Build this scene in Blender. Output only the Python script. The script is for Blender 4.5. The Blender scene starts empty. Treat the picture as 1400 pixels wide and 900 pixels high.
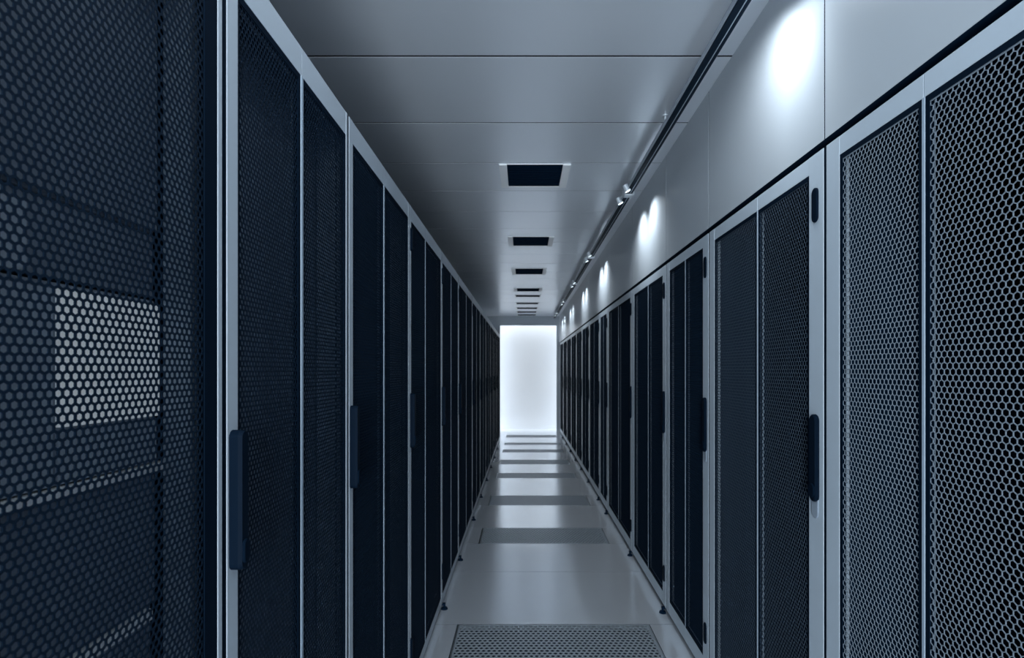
import bpy, bmesh, math, random
from mathutils import Vector, Matrix
random.seed(7)
S = bpy.context.scene
C = bpy.data.collections.new('server_hall'); S.collection.children.link(C)
PI = math.pi

# ---------------------------------------------------------------- camera, world, light, exposure
EYE = 1.5
cam_d = bpy.data.cameras.new('camera'); cam = bpy.data.objects.new('camera', cam_d); C.objects.link(cam)
cam.location = (0, 0, EYE); cam.rotation_euler = (PI/2, 0, 0)
cam_d.sensor_width = 36; cam_d.lens = 690*36/1400
cam_d.shift_x = -16/1400; cam_d.shift_y = 56/1400
cam_d.clip_start = 0.02; cam_d.clip_end = 60
cam_d.dof.use_dof = True; cam_d.dof.focus_distance = 1.25; cam_d.dof.aperture_fstop = 7.1
S.camera = cam
S.view_settings.view_transform = 'Standard'; S.view_settings.look = 'None'
S.view_settings.gamma = 1; S.view_settings.use_curve_mapping = False
S.view_settings.exposure = 0.0

W = bpy.data.worlds.new('world'); S.world = W; W.use_nodes = True
W.node_tree.nodes['Background'].inputs[0].default_value = (0.50, 0.74, 1.0, 1)
W.node_tree.nodes['Background'].inputs[1].default_value = 0.5

def area_light(name, loc, rot, sx, sy, energy, color):
    d = bpy.data.lights.new(name, 'AREA'); d.shape = 'RECTANGLE'; d.size = sx; d.size_y = sy
    d.energy = energy; d.color = color
    o = bpy.data.objects.new(name, d); o.location = loc; o.rotation_euler = rot; C.objects.link(o)
    return o
# lamp in the cross aisle at the far end, above the lintel line
# fill lamps added out of view, behind and above the camera
area_light('added_rear_fill', (-0.18, -2.3, 1.45), (PI/2, 0, 0), 0.6, 2.5, 150, (0.84, 0.93, 1.0))
area_light('added_overhead_fill', (-0.10, 0.1, 2.79), (0, 0, 0), 0.5, 2.4, 17, (0.84, 0.93, 1.0))  # unseen overhead fill, added to brighten the near racks
area_light('cross_aisle_light', (0.1, 12.62, 2.74), (0, 0, 0), 3.2, 0.3, 8, (0.92, 0.96, 1.0))
for sx in (-1, 1):
    area_light('added_end_wall_fill', (0.12+sx*2.9, 12.60, 1.35), (PI/2, 0, sx*math.radians(78)), 0.36, 2.5, 155, (0.96, 0.98, 1.0))  # unseen side lamps added to light the end wall evenly

# ---------------------------------------------------------------- helpers
def principled(name, col, rough=0.5, metal=0.0, spec=0.5, coat=0.0, noise=0.0, nscale=8.0, bump=0.0, emit=0.0):
    m = bpy.data.materials.new(name); m.use_nodes = True
    nt = m.node_tree; b = nt.nodes['Principled BSDF']
    b.inputs['Base Color'].default_value = (*col, 1)
    b.inputs['Roughness'].default_value = rough
    b.inputs['Metallic'].default_value = metal
    b.inputs['Specular IOR Level'].default_value = spec
    b.inputs['Coat Weight'].default_value = coat
    b.inputs['Coat Roughness'].default_value = 0.08
    if noise or bump:
        tc = nt.nodes.new('ShaderNodeTexCoord'); n = nt.nodes.new('ShaderNodeTexNoise')
        n.inputs['Scale'].default_value = nscale; n.inputs['Detail'].default_value = 5
        nt.links.new(tc.outputs['Object'], n.inputs['Vector'])
        if noise:
            mr = nt.nodes.new('ShaderNodeMapRange')
            mr.inputs['To Min'].default_value = 1-noise; mr.inputs['To Max'].default_value = 1+noise
            mx = nt.nodes.new('ShaderNodeVectorMath'); mx.operation = 'SCALE'
            mx.inputs[0].default_value = col
            nt.links.new(n.outputs['Fac'], mr.inputs['Value'])
            nt.links.new(mr.outputs['Result'], mx.inputs['Scale'])
            nt.links.new(mx.outputs['Vector'], b.inputs['Base Color'])
            mr2 = nt.nodes.new('ShaderNodeMapRange')
            mr2.inputs['To Min'].default_value = rough*0.98; mr2.inputs['To Max'].default_value = min(1, rough*1.02)
            nt.links.new(n.outputs['Fac'], mr2.inputs['Value'])
            nt.links.new(mr2.outputs['Result'], b.inputs['Roughness'])
        if bump:
            bp = nt.nodes.new('ShaderNodeBump'); bp.inputs['Strength'].default_value = bump; bp.inputs['Distance'].default_value = 0.002
            nt.links.new(n.outputs['Fac'], bp.inputs['Height']); nt.links.new(bp.outputs['Normal'], b.inputs['Normal'])
    if emit:
        b.inputs['Emission Color'].default_value = (0.82, 0.93, 1, 1); b.inputs['Emission Strength'].default_value = emit
    return m

M = {
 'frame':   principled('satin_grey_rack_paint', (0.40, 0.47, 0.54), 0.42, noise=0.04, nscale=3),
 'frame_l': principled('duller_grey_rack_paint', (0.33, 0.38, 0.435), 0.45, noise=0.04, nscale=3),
 'mull':    principled('blue_grey_mullion', (0.27, 0.34, 0.42), 0.5),
 'mesh':    principled('dark_perforated_steel', (0.0035, 0.010, 0.021), 0.8, spec=0.05),  # far right racks use this dark copy as painted shade
 'mesh_lit':  principled('perforated_steel_painted_lit', (0.15, 0.185, 0.225), 0.9, spec=0.0),  # same mesh with light painted in, for the nearest right racks
 'mesh_half_lit':  principled('perforated_steel_painted_half_lit', (0.035, 0.050, 0.070), 0.9, spec=0.0),  # in-between copy, weaker light painted into the colour
 'rim':     principled('navy_black_steel', (0.0015, 0.006, 0.014), 0.8, spec=0.03),
 'body':    principled('navy_black_cabinet_steel', (0.003, 0.012, 0.028), 0.8, spec=0.03),
 'black':   principled('black_handle_plastic', (0.0015, 0.006, 0.014), 0.6, spec=0.04),
 'escut':   principled('grey_escutcheon', (0.24, 0.29, 0.35), 0.5),
 'chassis': principled('grey_chassis_paint', (0.36, 0.42, 0.49), 0.55, noise=0.12, nscale=9),
 'dchass':  principled('dark_chassis_paint', (0.17, 0.21, 0.265), 0.6, noise=0.12, nscale=9),
 'white':   principled('white_panel_paint', (0.86, 0.88, 0.9), 0.5),
 'ceil':    principled('satin_ceiling_metal', (0.80, 0.85, 0.91), 0.28, metal=0.42, spec=0.5, noise=0.015, nscale=1.5),
 'seam':    principled('dark_joint', (0.02, 0.03, 0.045), 0.8),
 'wall':    principled('glossy_wall_panel', (0.40, 0.445, 0.49), 0.30, spec=0.35, noise=0.02, nscale=2),
 'wallp':   principled('matt_white_wall', (0.78, 0.81, 0.84), 0.6, noise=0.02, nscale=2),
 'trim':    principled('grey_portal_paint', (0.42, 0.47, 0.52), 0.5, noise=0.02),
 'floor':   principled('polished_floor_laminate', (0.83, 0.88, 0.94), 0.17, metal=0.58, spec=0.8, noise=0.03, nscale=4),
 'grille':  principled('grey_grille_steel', (0.46, 0.52, 0.58), 0.30, metal=0.5, noise=0.05),
 'vent':    principled('light_vent_frame', (0.92, 0.94, 0.96), 0.4),
 'track':   principled('dark_track_metal', (0.004, 0.012, 0.024), 0.6, spec=0.1),
 'lip':     principled('bright_track_lip', (0.35, 0.40, 0.46), 0.5),
 'clamp':   principled('light_clamp_metal', (0.62, 0.67, 0.72), 0.3, metal=0.3),
 'glow_white':    principled('white_panel_added_glow', (0.86, 0.88, 0.9), 0.5, emit=0.16),  # glow added to brighten the panel behind the mesh, not a lamp
 'lens':    principled('lit_lamp_lens', (0.9, 0.93, 0.95), 0.3, emit=2.5),
}

def link(name, me, mat, parent=None, loc=None):
    if mat and not me.materials: me.materials.append(M[mat])
    o = bpy.data.objects.new(name, me); C.objects.link(o)
    if parent: o.parent = parent
    if loc: o.location = loc
    return o

def add_box(bm, x0, x1, y0, y1, z0, z1, bev=0.0):
    r = bmesh.ops.create_cube(bm, size=1)
    vs = r['verts']
    for v in vs:
        v.co = Vector(((x0+x1)/2 + v.co.x*(x1-x0), (y0+y1)/2 + v.co.y*(y1-y0), (z0+z1)/2 + v.co.z*(z1-z0)))
    if bev:
        es = list({e for v in vs for e in v.link_edges})
        bmesh.ops.bevel(bm, geom=es, offset=bev, segments=2, affect='EDGES', profile=0.5)

def obj_boxes(name, boxes, mat, parent=None, bev=0.0, base=None):
    bm = bmesh.new()
    for b in boxes: add_box(bm, *b, bev=bev)
    if base is not None: bmesh.ops.translate(bm, verts=bm.verts, vec=-Vector(base))
    me = bpy.data.meshes.new(name); bm.to_mesh(me); bm.free()
    o = link(name, me, mat, parent)
    if base is not None: o.location = base
    return o

def add_cyl(bm, p0, p1, r0, r1=None, seg=16):
    r1 = r0 if r1 is None else r1
    p0, p1 = Vector(p0), Vector(p1); d = p1-p0
    q = Vector((0, 0, 1)).rotation_difference(d.normalized()).to_matrix().to_4x4()
    bmesh.ops.create_cone(bm, cap_ends=True, segments=seg, radius1=r0, radius2=r1, depth=d.length,
                          matrix=Matrix.Translation((p0+p1)/2) @ q)

def obj_bm(name, bm, mat, parent=None, smooth=False):
    me = bpy.data.meshes.new(name); bm.to_mesh(me); bm.free()
    if smooth:
        for p in me.polygons: p.use_smooth = True
    return link(name, me, mat, parent)

def empty(name, loc, label=None, cat=None, group=None):
    o = bpy.data.objects.new(name, None); o.empty_display_size = 0.1; o.location = loc; C.objects.link(o)
    if label: o['label'] = label; o['category'] = cat
    if group: o['group'] = group
    return o
def tag(o, label, cat, group=None):
    o['label'] = label; o['category'] = cat
    if group: o['group'] = group
    return o
def structure(o): o['kind'] = 'structure'; return o

def hex_sheet(name, w, h, pitch, hole, t, rim=0.0, rim_b=0.0):
    """perforated sheet in the local plane u (0..w) x v (0..h), thickness t along n.
    returned mesh: x = n (0 front, -t back), y = u, z = v"""
    rowp = pitch*math.sqrt(3)/2
    nu = max(1, int(round((w-2*rim)/pitch)) ); nv = max(1, int((h-2*rim_b)/rowp))
    pu = (w-2*rim)/(nu+0.5); pv = (h-2*rim_b)/(nv+1/3)
    R = 1.0
    vs, fs = [], []
    # unit pointy-top hexagon: corner offsets in (pu, pv) units
    corners = [(0.0, 2/3), (0.5, 1/3), (0.5, -1/3), (0.0, -2/3), (-0.5, -1/3), (-0.5, 1/3)]
    for j in range(nv):
        for i in range(nu):
            cu = rim + pu*(i + 0.5 + (0.5 if j % 2 else 0)); cv = rim_b + pv*(j + 2/3)
            b = len(vs)
            for (a, c) in corners: vs.append((0, cu+a*pu, cv+c*pv))
            for (a, c) in corners: vs.append((0, cu+a*pu*hole, cv+c*pv*hole))
            for (a, c) in corners: vs.append((-t, cu+a*pu*hole, cv+c*pv*hole))
            for k in range(6):
                n = (k+1) % 6
                fs.append((b+k, b+6+k, b+6+n, b+n))
                fs.append((b+6+k, b+12+k, b+12+n, b+6+n))
    def quad(u0, u1, v0, v1):
        b = len(vs); vs.extend([(0.0005, u0, v0), (0.0005, u1, v0), (0.0005, u1, v1), (0.0005, u0, v1)]); fs.append((b, b+1, b+2, b+3))
    r = rim+pu*0.5; rb = rim_b + pv*0.5
    if rim > 0:
        quad(0, r, 0, h); quad(w-r, w, 0, h); quad(r, w-r, 0, rb); quad(r, w-r, h-rb, h)
    me = bpy.data.meshes.new(name); me.from_pydata(vs, [], fs); me.update()
    return me

# ---------------------------------------------------------------- dimensions
XL, XR = -0.51, 0.87            # fronts of the rack rows
HC = 2.81                       # ceiling
TOPL, TOPR = 2.242, 2.145
YB = -2.6                       # near end of what is built
YE = 12.85                      # far wall
BL = [-0.75, 0.05, 0.861, 1.468, 2.25, 3.13, 3.94, 5.0, 5.9, 6.8, 7.7, 8.6, 9.55, 10.8]
BR = [-0.85, -0.05, 0.745, 1.458, 2.37, 3.08, 4.04, 5.22, 5.78, 6.69, 7.53, 8.34, 9.24, 10.15, 11.1, 12.05]
SEAMS = [-2.6, -1.8, -1.2, -0.6, 0.0, 0.5, 1.03, 1.56, 2.107, 2.675, 3.194, 3.69, 4.17]
while SEAMS[-1] < 12.3: SEAMS.append(SEAMS[-1]+0.51)

# ---------------------------------------------------------------- room shell
ceiling = structure(obj_boxes('ceiling', [(-1.75, 2.0, YB, YE+0.1, HC+0.014, HC+0.1), (-3.4, -1.75, 12.3, YE+0.1, HC, HC+0.1), (2.0, 3.6, 12.3, YE+0.1, HC, HC+0.1)], 'seam'))
for a, b in zip(SEAMS[:-1], SEAMS[1:]):
    g = 0.008 if abs(b-2.107) > 0.01 and abs(a-2.107) > 0.01 else 0.013
    obj_boxes('ceiling_panel', [(-1.74, XR+0.01, a+g/2, b-g/2, HC, HC+0.002)], 'ceil', ceiling)

FLOORB = [(-3.4, -1.76, 12.3, YE+0.1, -0.09, 0), (2.01, 3.6, 12.3, YE+0.1, -0.09, 0), (-1.75, 2.0, YB, YE+0.1, -0.09, -0.05)]; TILES = []
GRILLES = [(2.40, 2.974), (4.355, 4.79), (5.585, 6.03), (6.985, 7.35), (8.02, 8.42), (9.18, 9.52), (10.1, 10.4), (11.2, 11.62)]
GX0, GX1 = -0.39, 0.74
def floor_tile(x0, x1, y0, y1):
    FLOORB.append((x0, x1, y0, y1, -0.05, -0.001)); TILES.append((x0, x1, y0, y1))
rows = [(-2.6, -2.0), (-2.0, -1.4), (-1.4, -0.8), (-0.8, -0.2), (-0.2, 0.4), (0.4, 1.0), (1.0, 1.6), (1.6, 2.0), (2.0, 2.40)]
prev = 2.974
rows += [(2.974, 3.75), (3.75, 4.355), (4.79, 5.585), (6.03, 6.985), (7.35, 8.02), (8.42, 9.18), (9.52, 10.1), (10.4, 11.2), (11.62, 12.3), (12.3, YE)]
for a, b in rows: floor_tile(-1.74, 1.95, a, b)
for a, b in GRILLES:
    floor_tile(-1.74, GX0, a, b); floor_tile(GX1, 1.95, a, b)

floor = structure(obj_boxes('floor', FLOORB, 'body'))
for x0, x1, y0, y1 in TILES:
    obj_boxes('floor_tile', [(x0+0.0015, x1-0.0015, y0+0.002, y1-0.002, -0.0012, 0.0)], 'floor', floor)
wl = structure(obj_boxes('wall_left', [(-1.85, -1.75, YB, 12.3, -0.05, HC+0.1), (-3.5, -3.4, 12.2, YE+0.1, -0.05, HC+0.1), (-3.4, -1.75, 12.2, 12.3, -0.05, HC+0.1)], 'wallp'))
wr = structure(obj_boxes('wall_right', [(XR+0.0002, 2.0, YB, 12.3, 2.169, HC+0.012), (1.9, 2.0, YB, 12.3, -0.05, 2.165), (2.0, 3.6, 12.2, 12.3, -0.05, HC+0.1), (3.6, 3.7, 12.2, YE+0.1, -0.05, HC+0.1)], 'body'))
wb = [YB] + [v for v in BR if v > -0.9] + [12.3]
for a, b in zip(wb[:-1], wb[1:]):
    obj_boxes('wall_panel', [(XR-0.0008, XR+0.0004, a+0.003, b-0.003, 2.167, HC-0.001)], 'wall', wr)
structure(obj_boxes('wall_far', [(-3.4, 3.6, YE, YE+0.1, -0.05, HC)], 'wallp'))
# portal at the end of the aisle: lintel and jambs
structure(obj_boxes('trim_1', [(-1.74, 1.9, 12.3, 12.36, 2.585, HC-0.001), (-1.74, -0.575, 12.3, 12.36, 0, 2.585), (0.80, 1.9, 12.3, 12.36, 0, 2.585)], 'trim', bev=0.002))

# ---------------------------------------------------------------- floor grilles
ordn = ['nearest', 'second', 'third', 'fourth', 'fifth', 'sixth', 'seventh', 'eighth', 'ninth', 'tenth', 'eleventh', 'twelfth', 'thirteenth', 'fourteenth', 'fifteenth', 'sixteenth']
for k, (a, b) in enumerate(GRILLES):
    lab = ('perforated steel floor grille nearest the camera, at the bottom edge of the aisle' if k == 0 else
           'perforated steel floor grille, %s from the camera along the aisle' % ordn[k] if k < 7 else
           'farthest perforated floor grille, in front of the bright end wall')
    t = empty('floor_grille', ((GX0+GX1)/2, (a+b)/2, -0.035), lab, 'floor grille', 'perforated floor grilles down the aisle')
    w, h = GX1-GX0-0.004, b-a-0.004
    me = hex_sheet('perforated_plate', w, h, 0.029, 0.80, 0.006, rim=0.004, rim_b=0.004)
    o = link('perforated_plate', me, 'grille', t)
    # sheet plane -> floor: n(x)->+z, u(y)->x, v(z)->y
    o.matrix_basis = Matrix(((0, 1, 0, -w/2), (0, 0, 1, -h/2), (1, 0, 0, 0.0345), (0, 0, 0, 1)))
    fw = 0.010
    obj_boxes('edge_frame', [(-w/2, w/2, -h/2, -h/2+fw, 0, 0.0350), (-w/2, w/2, h/2-fw, h/2, 0, 0.0350),
                             (-w/2, -w/2+fw, -h/2+fw, h/2-fw, 0, 0.0350), (w/2-fw, w/2, -h/2+fw, h/2-fw, 0, 0.0350)], 'grille', t)
    obj_boxes('damper_tray', [(-w/2+fw, w/2-fw, -h/2+fw, h/2-fw, 0.0, 0.004)], 'body', t)

# ---------------------------------------------------------------- racks
sheet_cache = {}
def get_sheet(side, w, h, rim, near):
    pitch, hole = ((0.0108, 0.72) if side < 0 else (0.0142, 0.88))
    if not near: w = 0.36
    key = (side, round(w/pitch), rim, near)
    if key not in sheet_cache:
        sheet_cache[key] = (hex_sheet('mesh_panel', w, h, pitch, hole, 0.0015, rim=rim, rim_b=0.012), w)
    return sheet_cache[key]

def stadium(bm, yc, z0, z1, w, x0, x1, seg=8):
    """rounded-end upright bar: front at x1, back at x0"""
    r = w/2; pts = []
    for i in range(seg+1):
        a = PI*i/seg; pts.append((yc+r*math.cos(a), z1-r+r*math.sin(a)))
    for i in range(seg+1):
        a = PI+PI*i/seg; pts.append((yc+r*math.cos(a), z0+r+r*math.sin(a)))
    f0 = [bm.verts.new((x0, y, z)) for y, z in pts]
    dx = (x1-x0)
    f1 = [bm.verts.new((x0+dx*0.7, y, z)) for y, z in pts]
    cy, cz = yc, (z0+z1)/2
    f2 = [bm.verts.new((x1, cy+(y-cy)*0.82, cz+(z-cz)*(1-0.18*w/(z1-z0)))) for y, z in pts]
    n = len(pts)
    for A, B in ((f0, f1), (f1, f2)):
        for i in range(n): bm.faces.new((A[i], A[(i+1) % n], B[(i+1) % n], B[i]))
    bm.faces.new(f2); bm.faces.new(list(reversed(f0)))
    bmesh.ops.recalc_face_normals(bm, faces=bm.faces)

def rack(side, y0, y1, label, near, mull=None, rim=0.004):
    """side -1: left row facing +x.  side +1: right row facing -x.  built in local x = out of the rack"""
    g = 0.007; top = TOPL if side < 0 else TOPR
    w = y1-y0-2*g
    t = empty('server_rack', (XL if side < 0 else XR, y0+g, 0), label, 'server rack',
              'server racks in the left row' if side < 0 else 'server racks in the right row')
    s = -side                       # local x outward = s
    def bx(n, d0, d1, a, b, c, e, mat, par, bev=0.0):
        xs = sorted((s*d0, s*d1)); return obj_boxes(n, [(xs[0], xs[1], a, b, c, e)], mat, par, bev)
    # carcass: thin sheets, open to the door
    D = 0.95; th = 0.012
    bs = []
    for (d0, d1, a, b, c, e) in [(-D, -0.03, 0, th, 0.05, top-0.004), (-D, -0.03, w-th, w, 0.05, top-0.004),
                                 (-D, -D+th, th, w-th, 0.05, top-0.004), (-D+th, -0.03, th, w-th, 0.05, 0.062), (-D+th, -0.03, th, w-th, top-0.016, top-0.004)]:
        xs = sorted((s*d0, s*d1)); bs.append((xs[0], xs[1], a, b, c, e))
    obj_boxes('cabinet_body', bs, 'body', t)
    bx('gap_shade_strip', -0.03, -0.0015, -2*g+0.0008, -0.0008, 0.04, top-0.001, 'rim', t)  # dark strip painting the shade in the gap between racks
    # front mounting posts
    for a in (0.02, w-0.05):
        bx('mounting_post', -0.30, -0.26, a, a+0.03, 0.062, top-0.016, 'body', t)
    if side < 0 and near:
        bx('corner_post', -0.075, -0.03, w-0.035, w-th-0.001, 0.062, top-0.016, 'chassis', t)
    # levelling feet sticking out at the near corner, and at the rear
    for yc, dd in ((0.03, 0.012), (w-0.05, -0.05), (0.03, -0.88), (w-0.05, -0.88)):
        bm = bmesh.new()
        add_cyl(bm, (s*dd, yc, 0), (s*dd, yc, 0.010), 0.022, 0.018, 12)
        add_cyl(bm, (s*dd, yc, 0.010), (s*dd, yc, 0.030), 0.007, None, 8)
        add_box(bm, min(s*dd, s*(dd-0.06))-0.006, max(s*dd, s*(dd-0.06))+0.006, yc-0.010, yc+0.010, 0.026, 0.036)
        if dd < -0.03: add_cyl(bm, (s*dd, yc, 0.03), (s*dd, yc, 0.052), 0.008, None, 8)
        else: add_cyl(bm, (s*(dd-0.06), yc, 0.03), (s*(dd-0.06), yc, 0.052), 0.008, None, 8)
        obj_bm('levelling_foot', bm, 'body', t)
    # door
    door = bpy.data.objects.new('door', None); door.empty_display_size = 0.1; C.objects.link(door); door.parent = t
    sn, sf = (0.033, 0.012) if side < 0 else (0.074, 0.060)
    tr, br = (0.066, 0.050) if side < 0 else (0.052, 0.075)
    z0 = 0.038; ft = -0.028
    if mull is None: m = (sn + (w-sf))/2
    else: m = mull-y0-g
    mw = 0.006 if side < 0 else 0.0042
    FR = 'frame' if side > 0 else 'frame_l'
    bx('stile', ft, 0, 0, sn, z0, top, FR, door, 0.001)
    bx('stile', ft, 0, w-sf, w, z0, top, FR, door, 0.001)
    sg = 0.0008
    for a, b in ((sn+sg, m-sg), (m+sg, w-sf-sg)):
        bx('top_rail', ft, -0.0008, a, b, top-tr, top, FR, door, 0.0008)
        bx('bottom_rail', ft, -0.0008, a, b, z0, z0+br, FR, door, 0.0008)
    bx('mullion', -0.024, 0.0004, m-mw, m+mw, z0+br, top-tr, 'mull', door, 0.001)
    h = top-tr-z0-br
    for a, b, r in ((sn, m-mw, rim if rim < 0.02 else 0.004), (m+mw, w-sf, rim)):
        ww = b-a
        me, mw0 = get_sheet(side, ww, h, r, near)
        o = link('mesh_panel', me, ('mesh_lit' if y0 < 1 else 'mesh_half_lit') if (side > 0 and near) else 'mesh', door)  # light falloff along the right row is painted by mesh colour
        o.location = (s*(-0.003), a, z0+br); o.scale = (s, ww/mw0, 1)
        # dark gasket border round the mesh
        gk = 0.011 if r < 0.02 else 0.033; gw = 0.006 if side < 0 else 0.010
        lo = -0.0012; bxs = []
        for (c0, c1, e0, e1) in ((a, a+gw, 0, h), (b-gk, b, 0, h), (a+gw, b-gk, 0, 0.012), (a+gw, b-gk, h-0.014, h)):
            xs = sorted((s*(-0.012), s*lo)); bxs.append((xs[0], xs[1], c0, c1, z0+br+e0, z0+br+e1))
        obj_boxes('gasket', bxs, 'rim', door)
    # handle and latches on the near stile
    hc = sn*0.52; hw = 0.024 if side < 0 else 0.036
    if side < 0: hz = (1.150, 1.395); depth = 0.022
    else: hz = (1.108, 1.368); depth = 0.012
    bm = bmesh.new(); stadium(bm, hc, hz[0], hz[1], hw, 0, s*depth); obj_bm('handle', bm, 'black', door)
    bm = bmesh.new(); stadium(bm, hc, hz[0]+0.012, hz[0]+0.055, hw*0.8, s*depth*0.9, s*(depth+0.004)); obj_bm('lock', bm, 'rim', door)
    if side > 0:
        bm = bmesh.new(); stadium(bm, hc+0.003, hz[0]-0.05, hz[1]-0.05, hw*0.96, 0, s*0.0025); obj_bm('escutcheon', bm, 'escut', door)
    for c, e in ((top-0.205, top-0.103), (0.19, 0.29)):
        if side < 0 and c > 1 and y0 < 2.0: continue
        bm = bmesh.new(); stadium(bm, hc, c, e, hw*0.82, 0, s*(0.006 if side > 0 else 0.010)); obj_bm('latch', bm, 'black', door)
    return t

nL, nR = len(BL)-1, len(BR)-1
def rack_label(side, k, n):
    row = 'left' if side < 0 else 'right'
    if k == 0: return 'grey framed mesh door server rack behind the camera in the %s row' % row
    if k == 1 and side < 0: return 'large dark mesh server rack at the left edge, white panel visible inside'
    if k == 1: return 'grey framed mesh door server rack beside the camera in the right row'
    if k == 2 and side > 0: return 'right row server rack at the right edge, with big hexagonal holes in its mesh'
    if k == n-1: return 'farthest server rack of the %s row, beside the bright end wall' % row
    kk = k-1 if side < 0 else k-2
    if k == 2: return 'grey framed server rack in the left row, just beyond the rack with the white panel'
    if k == 3 and side > 0: return 'right row server rack with a long black handle on its wide near stile'
    return 'dark mesh server rack in the %s row, %s from the camera' % (row, ordn[kk])
MULL_L = {1: 0.42, 2: 1.162, 3: 1.845, 4: 2.62}
MULL_R = {2: 1.099, 3: 1.88, 4: 2.72, 5: 3.53}
for k in range(nL):
    y0, y1 = BL[k], BL[k+1]
    rack(-1, y0, y1, rack_label(-1, k, nL), near=(1 <= k <= 3), mull=MULL_L.get(k), rim=0.030 if k == 1 else 0.004)
for k in range(nR):
    y0, y1 = BR[k], BR[k+1]
    rack(1, y0, y1, rack_label(1, k, nR), near=(2 <= k <= 3), mull=MULL_R.get(k))

# ---------------------------------------------------------------- equipment inside the nearest left rack
XF = -0.59
t = empty('server_chassis', (XF-0.4, 0.45, 1.352), 'grey server chassis with white front panel inside the nearest left rack', 'server')
def loc_boxes(n, bl, mat, par, bev=0.0):
    L = par.location
    return obj_boxes(n, [(a-L.x, b-L.x, c-L.y, d-L.y, e-L.z, f-L.z) for a, b, c, d, e, f in bl], mat, par, bev)
loc_boxes('chassis_body', [(XF-0.75, XF-0.004, 0.09, 0.812, 1.352, 1.611)], 'dchass', t, 0.002)
loc_boxes('front_panel', [(XF-0.004, XF, 0.09, 0.632, 1.354, 1.602)], 'chassis', t)
loc_boxes('white_panel', [(XF-0.004, XF+0.004, 0.640, 0.812, 1.427, 1.604)], 'glow_white', t)
loc_boxes('lower_strip', [(XF-0.004, XF-0.001, 0.640, 0.812, 1.354, 1.420)], 'chassis', t)
t = empty('server_chassis', (XF-0.4, 0.45, 1.616), 'dull grey server chassis stacked above the white panel in the nearest left rack', 'server')
loc_boxes('chassis_body', [(XF-0.75, XF-0.006, 0.09, 0.812, 1.616, 1.716)], 'dchass', t, 0.002)
loc_boxes('front_panel', [(XF-0.006, XF-0.001, 0.09, 0.60, 1.618, 1.70)], 'chassis', t)
t = empty('server_chassis', (XF-0.4, 0.45, 1.12), 'dark lower server chassis under the shelf in the nearest left rack', 'server')
loc_boxes('chassis_body', [(XF-0.75, XF-0.01, 0.09, 0.812, 0.70, 1.335)], 'dchass', t, 0.002)
loc_boxes('front_panel', [(XF-0.01, XF-0.004, 0.09, 0.812, 1.13, 1.332)], 'dchass', t)
loc_boxes('edge_strip', [(XF-0.01, XF+0.002, 0.66, 0.80, 1.105, 1.122)], 'white', t)
t = obj_boxes('rack_shelf', [(-0.75, 0, 0.064, 0.84, -0.004, 0.004), (-0.003, 0.006, 0.064, 0.84, -0.006, 0.006)], 'white', None, base=None)
t.location = (XF, 0, 1.345)
tag(t, 'bright thin shelf edge running under the white panel in the nearest left rack', 'shelf')
for (nm, z0, z1, lab) in (('server_chassis', 1.718, 2.2, 'tall dark server chassis at the top of the nearest left rack'),
                          ('server_chassis', 0.10, 0.698, 'tall dark server chassis at the bottom of the nearest left rack')):
    t = empty(nm, (XF-0.4, 0.45, z0), lab, 'server')
    loc_boxes('chassis_body', [(XF-0.75, XF-0.006, 0.09, 0.812, z0, z1)], 'dchass', t, 0.002)
    loc_boxes('front_panel', [(XF-0.006, XF, 0.09, 0.812, z0+0.004, z1-0.004)], 'dchass', t)

for z0, z1, lab in ((0.08, 0.40, 'dark server chassis low in the left rack just beyond the white panel rack'),
                    (0.401, 2.2, 'tall dark server chassis filling the left rack just beyond the white panel rack')):
    t = empty('server_chassis', (XF-0.4, 1.16, z0), lab, 'server')
    loc_boxes('chassis_body', [(XF-0.75, XF-0.006, 0.895, 1.435, z0, z1)], 'dchass', t, 0.002)
    loc_boxes('front_panel', [(XF-0.006, XF, 0.895, 1.435, z0+0.004, z1-0.004)], 'dchass', t)

# ---------------------------------------------------------------- ceiling vents
VENTS = [(3.20, 3.60, 0.0), (4.94, 5.32, 0.0), (6.49, 6.90, 0.0), (8.06, 8.40, 0.0), (8.80, 9.02, 1), (9.80, 10.02, 1), (10.55, 10.80, 1), (11.25, 11.50, 1), (11.85, 12.10, 1)]
for k, (a, b, thin) in enumerate(VENTS):
    x0, x1 = -0.157, 0.300
    lab = ('dark square ceiling vent with white side frames, nearest the camera' if k == 0 else
           'farthest dark ceiling vent, close to the lintel' if k == len(VENTS)-1 else
           'dark ceiling vent with pale side frames, %s from the camera' % ordn[k])
    t = empty('ceiling_vent', ((x0+x1)/2, (a+b)/2, HC), lab, 'ceiling vent', 'row of dark vents in the ceiling')
    w, h = (x1-x0)/2, (b-a)/2
    sw = 0.050 if not thin else 0.02
    for s in (-1, 1):
        xs = sorted((s*w, s*(w-sw))); obj_boxes('side_frame', [(xs[0], xs[1], -h, h, -0.012, 0.0)], 'vent', t, 0.003)
        xs = sorted((s*(w-sw), s*(w-sw-0.004)))
    obj_boxes('end_frame', [(-w+sw, w-sw, -h, -h+0.008, -0.006, 0.0)], 'vent', t, 0.002)
    obj_boxes('end_frame', [(-w+sw, w-sw, h-0.012, h, -0.006, 0.0)], 'vent', t, 0.002)
    obj_boxes('dark_plate', [(-w+sw, w-sw, -h+0.008, h-0.012, -0.003, -0.0)], 'body', t)
    n = 9
    for i in range(n):
        y = -h+0.02+(2*h-0.05)*(i+0.5)/n
        obj_boxes('louvre', [(-w+sw, w-sw, y-0.002, y+0.002, -0.007, -0.003)], 'body', t)

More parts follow.
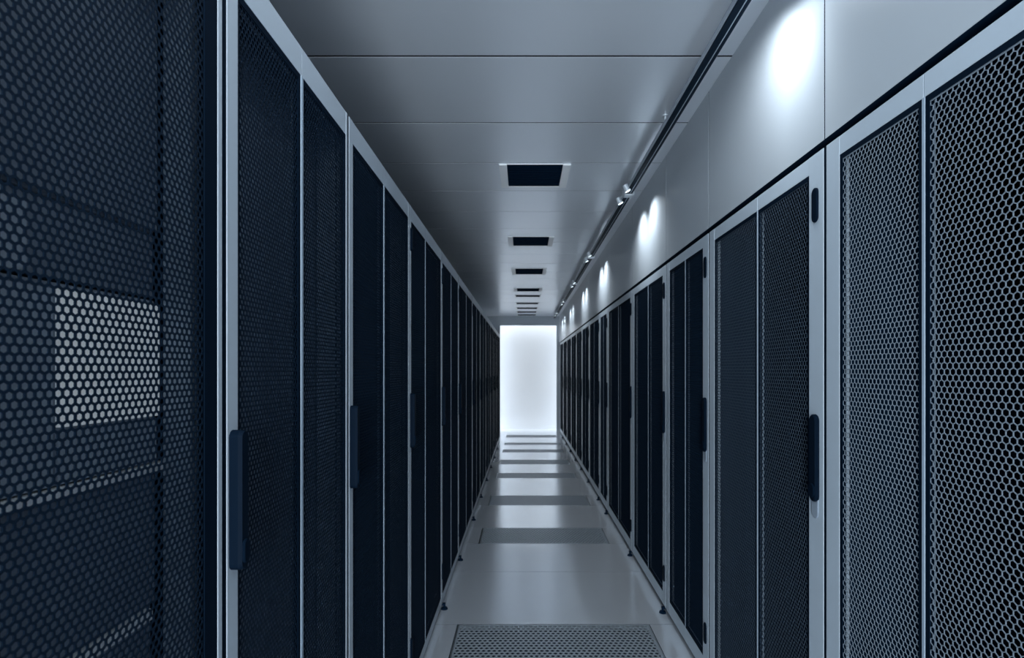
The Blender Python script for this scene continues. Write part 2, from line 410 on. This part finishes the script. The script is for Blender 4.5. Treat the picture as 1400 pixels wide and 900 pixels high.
# ---------------------------------------------------------------- lighting track and spotlights
RX, RZ = 0.730, 2.735
t = empty('lighting_track', (RX, 5.0, RZ), 'long dark lighting track running along the ceiling beside the right wall', 'lighting track')
ya, yb = -2.5-5.0, 11.9-5.0
obj_boxes('track_body', [(-0.022, 0.004, ya, yb, -0.015, 0.020)], 'track', t, 0.002)
obj_boxes('track_body', [(0.008, 0.022, ya, yb, -0.015, 0.018)], 'track', t, 0.002)
obj_boxes('centre_lip', [(0.004, 0.008, ya, yb, -0.014, 0.016)], 'lip', t)
obj_boxes('side_lip', [(-0.026, -0.022, ya, yb, -0.010, 0.010)], 'lip', t)
obj_boxes('side_lip', [(0.022, 0.025, ya, yb, -0.010, 0.010)], 'lip', t)
for y in (-1.0, 0.8, 2.6, 4.4, 6.2, 8.0, 9.8, 11.4):
    bm = bmesh.new(); add_cyl(bm, (0, y-5, 0.018), (0, y-5, HC-RZ), 0.006, None, 10); add_cyl(bm, (0, y-5, HC-RZ-0.004), (0, y-5, HC-RZ), 0.016, None, 12)
    obj_bm('hanger', bm, 'clamp', t)

FIX = [(1.50, [(0.03, 0.10), (0.13, 1.6)]), (3.52, [-0.17, 0.19]), (5.47, [-0.17, 0.2]), (7.15, [-0.2, 0.25]), (9.10, [-0.25, 0.3]), (10.95, [-0.3, 0.4])]
for k, (y, offs) in enumerate(FIX):
    lab = ('track spotlight above the frame top, washing the nearest stretch of right wall' if k == 0 else
           'farthest small track spotlight near the lintel' if k == len(FIX)-1 else
           'small twin track spotlight clamped to the dark track, %s one in view from the camera' % ordn[k-1])
    t = empty('track_spotlight', (RX, y, RZ), lab, 'spotlight', 'spotlights on the ceiling track')
    obj_boxes('clamp', [(-0.032, 0.032, -0.030, 0.030, -0.024, -0.015), (-0.034, -0.026, -0.030, 0.030, -0.024, 0.022), (0.026, 0.034, -0.030, 0.030, -0.024, 0.022)], 'clamp', t, 0.002)
    for dy in offs:
        dy, ay = dy if isinstance(dy, tuple) else (dy, dy*1.2)
        sg = 1 if dy > 0 else -1
        hd = bmesh.new()
        p0 = Vector((-0.050, dy*0.7, 0.010)); d = Vector((0.55, 0, -1)).normalized()
        p1 = p0 + d*0.045
        add_cyl(hd, p0, p1, 0.016, 0.022, 20); add_cyl(hd, (-0.030, sg*0.02, -0.006), p0+d*0.012, 0.005, None, 8)
        hob = obj_bm('lamp_head', hd, 'clamp', t)
        ln = bmesh.new(); add_cyl(ln, p1, p1+d*0.0015, 0.018, None, 20); obj_bm('lens', ln, 'lens', hob)
        L = bpy.data.lights.new('spot_beam', 'SPOT'); L.energy = 21.0 if k else (6.0 if ay < 0.5 else 20.0); L.color = (0.88, 0.95, 1.0)
        L.spot_size = math.radians(136 if k == 0 else 112); L.spot_blend = 1.0; L.shadow_soft_size = 0.02
        lo = bpy.data.objects.new('spot_beam', L); C.objects.link(lo); lo.parent = t
        lo.location = Vector((0.060, dy, -0.006)) if False else p1 + d*0.006
        aim = Vector((0.70, ay, -1.8)) if (k or ay < 0.5) else Vector((0.60, 1.25, -2.1))
        lo.rotation_euler = aim.to_track_quat('-Z', 'Y').to_euler()
